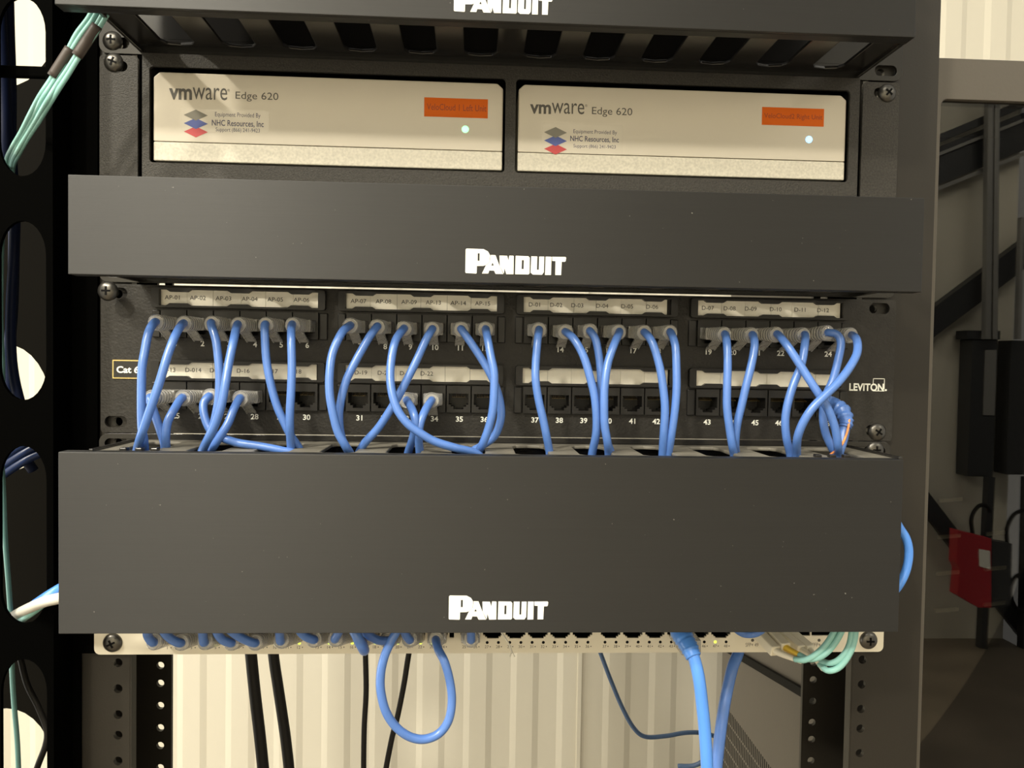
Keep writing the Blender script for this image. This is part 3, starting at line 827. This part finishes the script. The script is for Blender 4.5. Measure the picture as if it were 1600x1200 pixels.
# cables plugged in the lower row of switch ports; they rise behind the cover
SWC = {
0: [(240,1003),(231,993),(230,980)], 1: [(282,1004),(266,997),(254,980)], 2: [(320,1003),(317,992),(317,978)],
3: [(361,1004),(345,997),(337,978)], 4: [(398,1004),(380,998),(362,986),(350,972)], 5: [(439,1001),(437,990),(437,978)],
6: [(490,999),(474,992),(466,976)], 7: [(524,998),(529,988),(534,972)], 
9: [(606,1001),(590,1000),(576,992),(566,978)], 10: [(640,999),(633,990),(630,974)],
12: [(736,999),(736,988),(736,974)],
}
ORD = {0:'first plug from the left',1:'second plug from the left',2:'third plug from the left',3:'fourth plug from the left',4:'fifth plug from the left',5:'sixth plug from the left',
       6:'seventh plug from the left',7:'eighth plug from the left',9:'plug just left of the big hanging loop, curving left',10:'plug between both ends of the hanging loop',12:'lone clear plug right of the hanging loop'}
for i, px in SWC.items():
    pts = [pix(*px[0], -30)] + [pix(x, y, -(34 + 3 * k)) for k, (x, y) in enumerate(px[1:])]
    e = pts[-1]; pts += [Vector((e.x, -36, e.z + 14)), Vector((e.x, -34, e.z + 28))]
    t = thing('patch_cable', pts[0], 'blue cable at the cream switch, ' + ORD[i], 'cable', 'blue cables in the switch')
    jc = (CX[i], 0, PZ - .5)
    pl, u = plug_parts(t, jc, pts[0], latch=False)
    mb = MB(); mb.tube([pts[0] - u * 9, pts[0] - u * 3, pts[0] + u * 1.5] + pts[1:], R_CAB * 1.08, 12, 6); obj('jacket', mb, M['blue'], t)
# cable bending out towards the viewer
pts = [pix(564, 1000, -29), pix(568, 1012, -38), pix(569, 1016, -46), pix(563, 1005, -52), pix(557, 992, -52), pix(553, 980, -50)]
t = thing('patch_cable', pts[0], 'blue cable end dipping just below the cream switch edge, left of the hanging loop', 'cable', 'blue cables in the switch')
pl, u = plug_parts(t, (CX[8], 0, PZ - .5), pts[0], latch=False)
e = pts[-1]
mb = MB(); mb.tube([pts[0] - u * 6] + pts + [Vector((e.x, -45, e.z + 12)), Vector((e.x, -38, e.z + 28))], 2.9, 12, 6); obj('jacket', mb, M['blue'], t)
# the big hanging loop
pts = [pix(x, y, -d) for x, y, d in ((681,1000,30),(685,1015,38),(695,1035,42),(703,1065,42),(706,1095,42),(701,1125,43),(686,1146,44),(663,1155,46),(640,1151,48),(619,1136,50),(603,1112,52),(595,1080,53),(595,1052,53),(601,1025,53),(611,1002,52),(622,980,50))]
t = thing('patch_cable', pts[0], 'blue cable hanging in a big loop below the cream switch', 'cable', 'blue cables in the switch')
pl, u = plug_parts(t, (CX[11], 0, PZ - .5), pts[0], latch=False)
e = pts[-1]
mb = MB(); mb.tube([pts[0] - u * 8] + pts + [Vector((e.x + 3, -46, e.z + 14)), Vector((e.x + 4, -40, e.z + 28))], 2.45, 12, 6); obj('jacket', mb, M['blue'], t)
# thick bright cable with ridged boot
t = thing('patch_cable', pix(1080, 1010, -45), 'thick bright blue cable with ridged boot hanging from the cream switch', 'cable')
x = CX[21]
mb = MB(); mb.tube([pix(1062, 976, -32), pix(1066, 992, -38), pix(1076, 1010, -44), pix(1084, 1027, -48)], lambda q: (6.6 - 2.3 * q) * (1 + .06 * (1 if int(q * 20) % 2 else -1)), 16, 8); obj('boot', mb, M['bluebright'], t, label='ridged dark-shaded boot')
mb = MB(); mb.box(pix(1066, 985, -10).x - 5.8, pix(1066, 985, -10).x + 5.8, -30, -3, PZ - 3, PZ + 6); obj('plug', mb, M['clear'], t, bevel=.6)
mb = MB(); mb.tube([pix(1080, 1018, -46), pix(1085, 1030, -48), pix(1092, 1060, -50), pix(1097, 1100, -50), pix(1101, 1140, -50), pix(1105, 1205, -50), pix(1107, 1290, -46)], 3.5, 14, 8); obj('jacket', mb, M['bluebright'], t)
# the second thick cable, from behind the switch
mb = MB(); mb.tube([pix(1160, 985, 20), pix(1154, 1018, 12), pix(1144, 1045, 6), pix(1134, 1090, 0), pix(1126, 1140, -6), pix(1119, 1205, -10), pix(1112, 1290, -14)], 3.6, 14, 8)
tag(obj('network_cable', mb, M['blue']), 'thick blue cable coming from behind the cream switch, leaning down to the left', 'cable')
# blue cable bent round beside the fibre sockets
mb = MB(); mb.tube([pix(1147, 976, -40), pix(1152, 984, -36), pix(1163, 990, -33), pix(1178, 990, -33), pix(1190, 984, -36), pix(1197, 974, -40)], 2.3, 12, 6)
tag(obj('patch_cable', mb, M['blue']), 'short bend of blue cable above the cream fibre connectors', 'cable')
# fibre connectors: two cream duplex connectors and their aqua cables
def lc(t, px0, px1, d0, d1, wd):
    mb = MB(); a, b = pix(*px0, -d0), pix(*px1, -d1)
    mb.bar(a, b, wd, wd * .95, (0, 0, 1)); o = obj('connector', mb, M['lc'], t, bevel=.7); return a, b
def fibre(lab, sets):
    t = thing('fiber_cable', pix(*sets[0]['c'][0], -8), lab, 'fibre cable')
    for s_ in sets:
        a, b = lc(t, s_['c'][0], s_['c'][1], 2, 26, 6.2)
        d = (b - a).normalized(); e = pix(*s_['b'], -40)
        mb = MB(); mb.tube([b - d * 2, b + (e - b) * .2, b + (e - b) * .6, e], lambda q: 2.3 - 1.0 * q, 14, 4)
        obj('boot', mb, M[s_.get('m', 'lc')], t, label='yellow boot sleeve' if s_.get('m') == 'yellow' else None)
        pts = [e - (e - b).normalized() * 4] + [pix(x, y, -dd) for x, y, dd in s_['p']]
        mb = MB(); mb.tube(pts, 1.75, 10, 6); obj('jacket', mb, M['aqua'], t)
fibre('duplex aqua fibre cable whose cream connectors have a yellow sleeve, at the cream switch', [
    dict(c=((1178,982),(1212,1018)), b=(1252,1034), p=[(1258,1031,43),(1275,1022,46),(1292,1005,47),(1305,982,46),(1308,960,44)]),
    dict(c=((1196,980),(1228,1013)), b=(1257,1027), m='yellow', p=[(1264,1030,43),(1284,1025,47),(1302,1008,48),(1316,983,47),(1318,962,45)])])
fibre('duplex aqua fibre cable on the right, its cream connectors drooping lowest', [
    dict(c=((1208,980),(1252,1016)), b=(1292,1039), p=[(1300,1036,44),(1316,1026,47),(1327,1008,48),(1331,984,47),(1331,962,45)]),
    dict(c=((1222,979),(1266,1016)), b=(1286,1046), p=[(1294,1048,44),(1312,1042,47),(1327,1022,49),(1335,1000,49),(1337,978,47),(1337,958,45)])])
# loose pale tie tail
mb = MB(); mb.tube([pix(780, 982, -44), pix(786, 992, -44), pix(795, 1006, -43), pix(800, 1020, -42)], .5, 8, 4); mb.tube([pix(800, 1018, -42), pix(804, 1026, -42)], .35, 6); mb.tube([pix(800, 1018, -42), pix(797, 1026, -42)], .35, 6)
tag(obj('tie_string', mb, M['greywhite']), 'pale frayed string poking out below the tall cover', 'string')

# ------------------------------------------------------------------ cables leaving the ends of the tall manager
mb = MB(); mb.tube([pix(1392, 800, -45), pix(1404, 822, -45), pix(1416, 842, -46), pix(1420, 864, -46), pix(1416, 890, -46), pix(1406, 912, -46), pix(1392, 930, -44)], 2.4, 12, 8)
tag(obj('patch_cable', mb, M['bluebright']), 'bright blue cable bulging out past the right end of the tall cover', 'cable')
mb = MB(); mb.tube([pix(130, 902, -42), pix(100, 917, -44), pix(84, 926, -42), pix(68, 936, -36), pix(50, 948, -22), pix(28, 962, 0), pix(8, 980, 25)], 3.0, 12, 8)
tag(obj('network_cable', mb, M['bluebright']), 'blue cable leaving the left end of the tall cover behind a white one', 'cable')
mb = MB(); mb.tube([pix(130, 926, -50), pix(96, 934, -50), pix(70, 940, -44), pix(48, 949, -28), pix(26, 960, -6), pix(2, 975, 20)], 3.0, 12, 8)
tag(obj('network_cable', mb, M['greywhite']), 'white cable leaving the left end of the tall cover into the oval hole', 'cable')
mb = MB(); mb.tube([pix(120, 918, -30), pix(85, 930, -32), pix(64, 946, -28), pix(46, 960, -19), pix(30, 974, -4), pix(15, 1000, 25)], 2.2, 10, 8)
tag(obj('fiber_cable', mb, M['aqua']), 'aqua cable under the white cable at the left end of the tall cover', 'fibre cable')

# ------------------------------------------------------------------ left vertical cable manager
vm = thing('vertical_cable_manager', (-300, 0, -1500), 'black vertical cable channel with oval openings on the left edge', 'cable manager')
VY = -22
x1 = pix(83, 560, VY).x; x0 = pix(-90, 560, VY).x
def oval(cx, zt, zb, hw):
    r = hw; n = 14; p = []
    for i in range(n + 1):
        a = math.pi * i / n; p.append((cx + hw * math.cos(a), zt - r * 1.5 + 1.5 * r * math.sin(a)))
    for i in range(n + 1):
        a = math.pi + math.pi * i / n; p.append((cx + hw * math.cos(a), zb + r * 1.5 + 1.5 * r * math.sin(a)))
    return p
zc = [(pix(36, a, VY).z, pix(36, b, VY).z) for a, b in ((-5, 275), (345, 625), (697, 975), (1030, 1310))]
cx = pix(35.5, 500, VY).x; hw = (pix(72, 500, VY).x - pix(-1, 500, VY).x) / 2
zz = [(a, b) for a, b in zc]
zz = [(zz[0][0] + 133, zz[0][1] + 133)] + zz + [(zz[-1][0] - 131 * i, zz[-1][1] - 131 * i) for i in (1, 2, 3)]
mb = MB(); mb.plate([(x0, -1000), (x1, -1000), (x1, 380), (x0, 380)], [oval(cx, a, b, hw) for a, b in zz], VY, VY + 2.5)
obj('front_panel', mb, M['plastic'], vm, bevel=1.0)
mb = MB(); mb.box(x1 - 2.5, x1, VY + 2.5, 1.5, -1000, 380); obj('side_flange', mb, M['plastic'], vm)
mb = MB(); mb.box(x1 - 1, -242.5, -1.2, 1.5, -355, 380); mb.box(x1 - 1, -253, -1.2, 1.5, -1000, -355); obj('mounting_flange', mb, M['plastic'], vm)
BY = 82
b0, b1 = pix(-260, 560, BY).x, -268.5
holes = []
for cxp, cyp, rx, ry in ((10, -5, 80, 132), (10, 638, 66, 97), (10, 1206, 72, 99)):
    c = pix(cxp, cyp, BY); sc = F / (BY + 468.3)
    holes.append([(c.x + rx / sc * math.cos(2 * math.pi * i / 32), c.z + ry / sc * math.sin(2 * math.pi * i / 32)) for i in range(32)])
mb = MB(); 
xr = max(max(p[0] for p in h) for h in holes) + 4
mb.plate([(b0, -1000), (max(b1, xr), -1000), (max(b1, xr), 380), (b0, 380)], holes, BY, BY + 2)
obj('rear_panel', mb, M['liner'], vm)
mb = MB(); p = pix(20, 108, -10); mb.box(x0 + 6, x1 - 3, -12, -8, pix(40, 122, -10).z, pix(40, 104, -10).z); obj('cross_finger', mb, M['plastic'], vm, bevel=1)

def run(name, label, cat, m, pts, r, grp=None):
    mb = MB(); mb.tube([pix(x, y, Y) for x, y, Y in pts], r, 12, 8); return tag(obj(name, mb, M[m]), label, cat, grp)
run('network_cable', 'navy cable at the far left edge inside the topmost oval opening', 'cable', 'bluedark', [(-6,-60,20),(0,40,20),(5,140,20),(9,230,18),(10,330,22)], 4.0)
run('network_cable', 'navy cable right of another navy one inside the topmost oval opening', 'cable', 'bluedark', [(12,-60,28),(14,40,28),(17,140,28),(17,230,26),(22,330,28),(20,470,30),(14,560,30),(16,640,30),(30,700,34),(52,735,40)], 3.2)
for _k, _w in ((0, 'topmost'), (1, 'middle'), (2, 'lowest')):
    _d = 13 * _k
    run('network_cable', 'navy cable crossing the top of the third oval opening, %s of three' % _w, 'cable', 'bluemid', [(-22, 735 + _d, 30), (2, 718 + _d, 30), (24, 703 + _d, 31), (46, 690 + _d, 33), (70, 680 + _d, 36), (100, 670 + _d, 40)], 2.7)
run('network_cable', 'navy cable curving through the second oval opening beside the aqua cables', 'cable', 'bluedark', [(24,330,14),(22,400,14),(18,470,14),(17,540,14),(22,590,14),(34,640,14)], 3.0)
run('fiber_cable', 'aqua cable at the left rim of the second oval opening', 'fibre cable', 'aqua', [(12,250,4),(6,320,8),(2,400,8),(1,500,8),(4,580,8),(2,700,8),(5,760,8),(8,840,8),(14,920,8),(20,1010,8)], 1.5)
run('fiber_cable', 'aqua cable close behind another at the left rim of the second oval opening', 'fibre cable', 'aqua', [(6,250,8),(-2,330,12),(-5,420,12),(-4,520,12),(0,620,12),(4,720,14)], 1.5)
run('fiber_cable', 'aqua cable hanging in the lowest oval opening, left of a black cord', 'fibre cable', 'aqua', [(18,1000,8),(19,1050,8),(22,1100,8),(27,1160,8),(30,1230,8)], 1.5)
run('power_cord', 'black cord curving through the lowest oval opening', 'cord', 'cord', [(30,1020,5),(42,1068,5),(60,1105,5),(73,1140,5),(71,1165,5),(58,1200,5),(48,1240,5)], 1.8)

# aqua bundle sweeping from the top manager into the channel: two duplex cables
def bundle_y(y, Y): return Y + (0 if y < 160 else (y - 160) * .42 if y < 240 else 33.6 + (y - 240) * .9)
def duplex(label, paths, sl, Y):
    a, b = sl
    t = thing('fiber_cable', pix(*paths[0][0], Y), label, 'fibre cable', 'aqua cables sweeping into the channel')
    for p in paths:
        mb = MB(); n = len(p)
        mb.tube([pix(x, y, bundle_y(y, Y)) for x, y in p], 1.25, 10, 8); obj('strand', mb, M['aqua'], t)
    mb = MB(); m_ = ((a[0] + b[0]) / 2, (a[1] + b[1]) / 2)
    mb.tube([pix(*q, bundle_y(q[1], Y)) for q in (a, m_, b)], 2.75, 12, 4); obj('sleeve', mb, M['sleeve'], t, label='dark shrink sleeve')
duplex('aqua duplex cable with dark sleeve lower down, left one of the top-left pair',
       [[(150,4),(138,28),(120,52),(106,78),(93,102),(78,126),(62,150),(47,178),(33,206),(18,232),(10,252),(8,290)],
        [(157,8),(144,32),(126,56),(111,80),(97,106),(82,130),(66,155),(52,182),(37,209),(22,236),(14,256),(12,294)]],
       ((110,76),(82,120)), -44)
duplex('aqua duplex cable with dark sleeve higher up, right one of the top-left pair',
       [[(172,2),(155,32),(144,50),(130,70),(117,90),(103,112),(88,134),(72,160),(57,186),(42,211),(26,238),(18,257),(15,296)],
        [(178,6),(160,35),(149,53),(135,73),(121,93),(107,116),(92,139),(76,165),(60,191),(44,215),(29,242),(21,260),(18,300)]],
       ((152,40),(120,88)), -46)

# ------------------------------------------------------------------ things hanging behind the rack
run('power_cord', 'thick black cord hanging behind the rack, leftmost of four', 'cord', 'cord', [(385,930,150),(392,1020,150),(399,1090,150),(406,1150,150),(413,1220,150),(420,1300,150)], 4.6)
run('power_cord', 'thick black cord hanging behind the rack, second from the left', 'cord', 'cord', [(420,930,170),(427,1020,170),(434,1070,170),(440,1110,170),(447,1160,170),(453,1220,170),(456,1300,170)], 4.4)
run('power_cord', 'thin straight black cord hanging behind the rack, left of the big blue loop', 'cord', 'cord', [(570,930,150),(571,1020,150),(572,1080,150),(569,1140,150),(568,1220,150),(568,1300,150)], 2.2)
run('power_cord', 'thin slanted black cord hanging behind the big blue loop', 'cord', 'cord', [(655,930,170),(639,1020,170),(631,1070,170),(621,1120,170),(612,1155,170),(600,1220,170),(590,1300,170)], 2.4)
run('network_cable', 'thin slate-blue cable drooping across the cream wall and curling to the right', 'cable', 'bluethin', [(930,1000,420),(940,1025,420),(954,1062,420),(972,1105,420),(990,1137,420),(1008,1151,420),(1040,1150,420),(1070,1145,420),(1095,1145,420),(1118,1151,420),(1140,1165,400),(1156,1182,380),(1160,1192,370),(1148,1194,360),(1128,1186,360),(1110,1184,370),(1085,1196,380),(1060,1197,390)], 2.6)

# ------------------------------------------------------------------ cabinet with a smoked glass door
cb = thing('glass_door_cabinet', (560, 210, -1500), 'grey-brown cabinet with smoked glass door right of the rack', 'cabinet')
GY = 90
gx0 = 250.0; gz1 = pix(1500, 91, GY).z
px0 = pix(1471, 160, GY).x; pz1 = pix(1500, 155.5, GY).z
gx1 = gx0 + 640
YB = 330
mb = MB(); mb.plate([(gx0, -1330), (gx1, -1330), (gx1, gz1), (gx0, gz1)], [rrect(px0, gx1 - (px0 - gx0), -1300, pz1, 5)], GY, GY + 18)
fr = obj('door_frame', mb, M['cab'], cb, bevel=.8)
mb = MB(); mb.box(px0 - 2, gx1 - (px0 - gx0) + 2, GY + 4, GY + 8, -1302, pz1 + 2); obj('glass_pane', mb, M['glass'], fr, label='smoked glass mirroring the room')
mb = MB()
mb.box(gx0, gx0 + 2, GY + 18, YB, -1330, gz1); obj('side_panel', mb, M['cab'], cb, bevel=.4)
# slotted vent in the side panel: rows of upright slots
mb = MB()
zv = -176 - (1107 - 563) * (YB - 8 + 468.3) / F
for i in range(34):
    yy = YB - 8 - i * 4.6
    for j in range(9):
        z0_ = zv - j * 15
        mb.box(gx0 - .25, gx0 + .1, yy - .9, yy + .7, z0_ - 12.5 - (0), z0_)
obj('vent_slots', mb, M['cabdark'], cb)
mb = MB()
mb.box(gx1 - 2, gx1, GY + 18, YB, -1330, gz1); mb.box(gx0 + 2, gx1 - 2, YB - 2, YB, -1330, gz1); mb.box(gx0 + 2, gx1 - 2, GY + 18, YB - 2, gz1 - 2, gz1); mb.box(gx0 + 2, gx1 - 2, GY + 18, YB - 2, -1500, -1328)
obj('carcass', mb, M['cab'], cb)
mb = MB(); mb.box(gx0 + 2.2, gx1 - 2.2, YB - 60, YB - 58, -1327, gz1 - 3); mb.box(gx0 + 2.2, gx0 + 3, GY + 19, YB - 60, -1327, gz1 - 3); obj('liner', mb, M['cabdark'], cb)
pts = [(gx0 - 3, YB, -176 - 455 * 798 / F), (gx0 - 3, 166, -446)]
mb = MB(); mb.bar((gx0 - 2.5, 326, -474), (gx0 - 2.5, 100, -433), 7, 3, (0, 0, 1))
tag(obj('support_strap', mb, M['dark']), 'black strap slanting across the grey-brown cabinet side', 'strap')
for (xa, xb, yy) in ((1468,1503,781),(1465,1500,838),(1463,1498,895),(1461,1497,953),(1541,1570,833),(1538,1571,888),(1537,1570,943)):
    a, b = pix(xa, yy + 1.5, 116), pix(xb, yy - 1.5, 116)
    mb = MB(); mb.hexa([(a.x, 115, a.z - 1.4), (b.x, 115, b.z - 1.4), (b.x, 117, b.z - 1.4), (a.x, 117, a.z - 1.4), (a.x, 115, a.z + 1.4), (b.x, 115, b.z + 1.4), (b.x, 117, b.z + 1.4), (a.x, 117, a.z + 1.4)])
    obj('rail_marker', mb, M['white'], cb, label='white strip inside the glass door')

# ------------------------------------------------------------------ the far side of the room, mirrored in the glass door
PY = GY + 4
def mir(px, py, out=60):
    """room point whose mirror image in the glass door falls on this pixel; out = distance from the far wall"""
    yv = 2 * PY - (RWY + out); p = pix(px, py, yv); return Vector((p.x, RWY + out, p.z))
def wbar(mb, a, b, wpx, out=60, th=40):
    p, q = mir(*a, out), mir(*b, out); k = (2 * PY - RWY - out + 468.3) / F
    mb.bar(p, q, wpx * k, th, (0, 1, 0)) if False else None
    d = (q - p).normalized(); n = Vector((0, 1, 0)).cross(d).normalized() * (wpx * k / 2); y = Vector((0, th / 2, 0))
    mb.hexa([p - n - y, p + n - y, p + n + y, p - n + y, q - n - y, q + n - y, q + n + y, q - n + y]); return mb
t = tag(obj('cable_tray', wbar(wbar(MB(), (1440,270), (1700,165), 56, 60, 20), (1440,228), (1700,120), 12, 70, 50), M['darkgrey']), 'dark sloping cable tray mirrored near the top of the glass door', 'cable tray')
mb = MB(); wbar(mb, (1440,252), (1700,147), 5, 72, 30); wbar(mb, (1440, 305), (1700, 200), 6, 72, 30)
o = obj('tray_rail', mb, M['grey'], t)
tag(obj('stair_stringer', wbar(MB(), (1430,522), (1680,335), 38, 40, 60), M['darkgrey']), 'black slanting beam mirrored in the glass below the tray', 'beam')
mb = MB(); wbar(mb, (1546,120), (1541,530), 9, 130, 30); wbar(mb, (1556,120), (1552,530), 8, 130, 30)
tag(obj('conduit', mb, M['grey']), 'pair of grey upright conduits mirrored in the glass', 'conduit')
mb = MB(); wbar(mb, (1596,340), (1590,530), 6, 130, 25)
tag(obj('conduit', mb, M['grey']), 'thin upright conduit mirrored at the right photo edge', 'conduit')
def wbox(name, label, cat, m, x0, y0, x1, y1, d=150, extra=None, out=None):
    a, b = mir(x0, (y0 + y1) / 2, d), mir(x1, (y0 + y1) / 2, d); t_, b_ = mir((x0 + x1) / 2, y0, d).z, mir((x0 + x1) / 2, y1, d).z
    mb = MB(); mb.box(a.x, b.x, RWY + max(5, d - 110), RWY + d, b_, t_); o = tag(obj(name, mb, M[m], bevel=4), label, cat); return o, (a.x, b.x, b_, t_)
o, q = wbox('breaker_box', 'tall charcoal electrical box under the paired conduits, mirrored in the glass', 'electrical box', 'darkgrey', 1516, 530, 1556, 745, 100)
mb = MB(); mb.box(q[0] + (q[1]-q[0])*.5, q[1] - 8, RWY + 100, RWY + 106, q[2] + (q[3]-q[2])*.45, q[3] - 50); obj('cover_panel', mb, M['grey'], o, label='grey front plate')
mb = MB(); mb.box(q[0] - 30, q[1] + 4, RWY + 20, RWY + 108, q[3], q[3] + 40); obj('top_flange', mb, M['darkgrey'], o)
wbox('breaker_box', 'tall dark box at the right photo edge, mirrored in the glass', 'electrical box', 'darkgrey', 1577, 532, 1606, 742, 100)
tag(obj('support_post', wbar(MB(), (1546,745), (1533,1028), 11, 120, 40), M['darkgrey']), 'dark post below the charcoal electrical box, mirrored in the glass', 'post')
tag(obj('support_post', wbar(MB(), (1606,745), (1598,1065), 13, 120, 40), M['darkgrey']), 'dark post at the right photo edge, mirrored in the glass', 'post')
tag(obj('brace', wbar(MB(), (1430,765), (1600,985), 26, 60, 30), M['darkgrey']), 'dark diagonal brace behind the red box, mirrored in the glass', 'brace')
rb = thing('fire_alarm_box', mir(1525, 950, 200), 'red box with white sticker mirrored in the glass door', 'alarm box')
mb = MB(); P4 = [mir(x, y, 260) for x, y in ((1497,829),(1550,842),(1550,950),(1530,950),(1496,930),(1500,890),(1495,880))]
mb.plate([(p.x, p.z) for p in P4], [], RWY + 200, RWY + 260); obj('body', mb, M['red'], rb, bevel=3)
mb = MB(); P4 = [mir(x, y, 255) for x, y in ((1550,845),(1582,850),(1580,945),(1550,950))]
mb.plate([(p.x, p.z) for p in P4], [], RWY + 195, RWY + 255); obj('side_case', mb, M['darkgrey'], rb, label='dark side of the box')
mb = MB(); P4 = [mir(x, y, 262) for x, y in ((1530,858),(1547,861),(1548,890),(1531,885))]
mb.plate([(p.x, p.z) for p in P4], [], RWY + 260, RWY + 263); obj('sticker', mb, M['white'], rb, label='white sticker')
def loop(label, pts, r=9):
    mb = MB(); mb.tube([mir(x, y, o) for x, y, o in pts], r, 10, 8); tag(obj('cable_loop', mb, M['cord']), label, 'cable')
loop('black cable loop above the red box, mirrored in the glass', [(1520,835,200),(1518,810,200),(1528,792,200),(1540,790,200),(1548,800,200)])
loop('black cable loop right of the red box, mirrored in the glass', [(1574,850,200),(1574,825,200),(1585,804,200),(1604,797,200),(1625,800,200)])
loop('lower black cable loop right of the red box, mirrored in the glass', [(1606,893,200),(1586,903,200),(1579,925,200),(1586,948,200),(1606,958,200)])
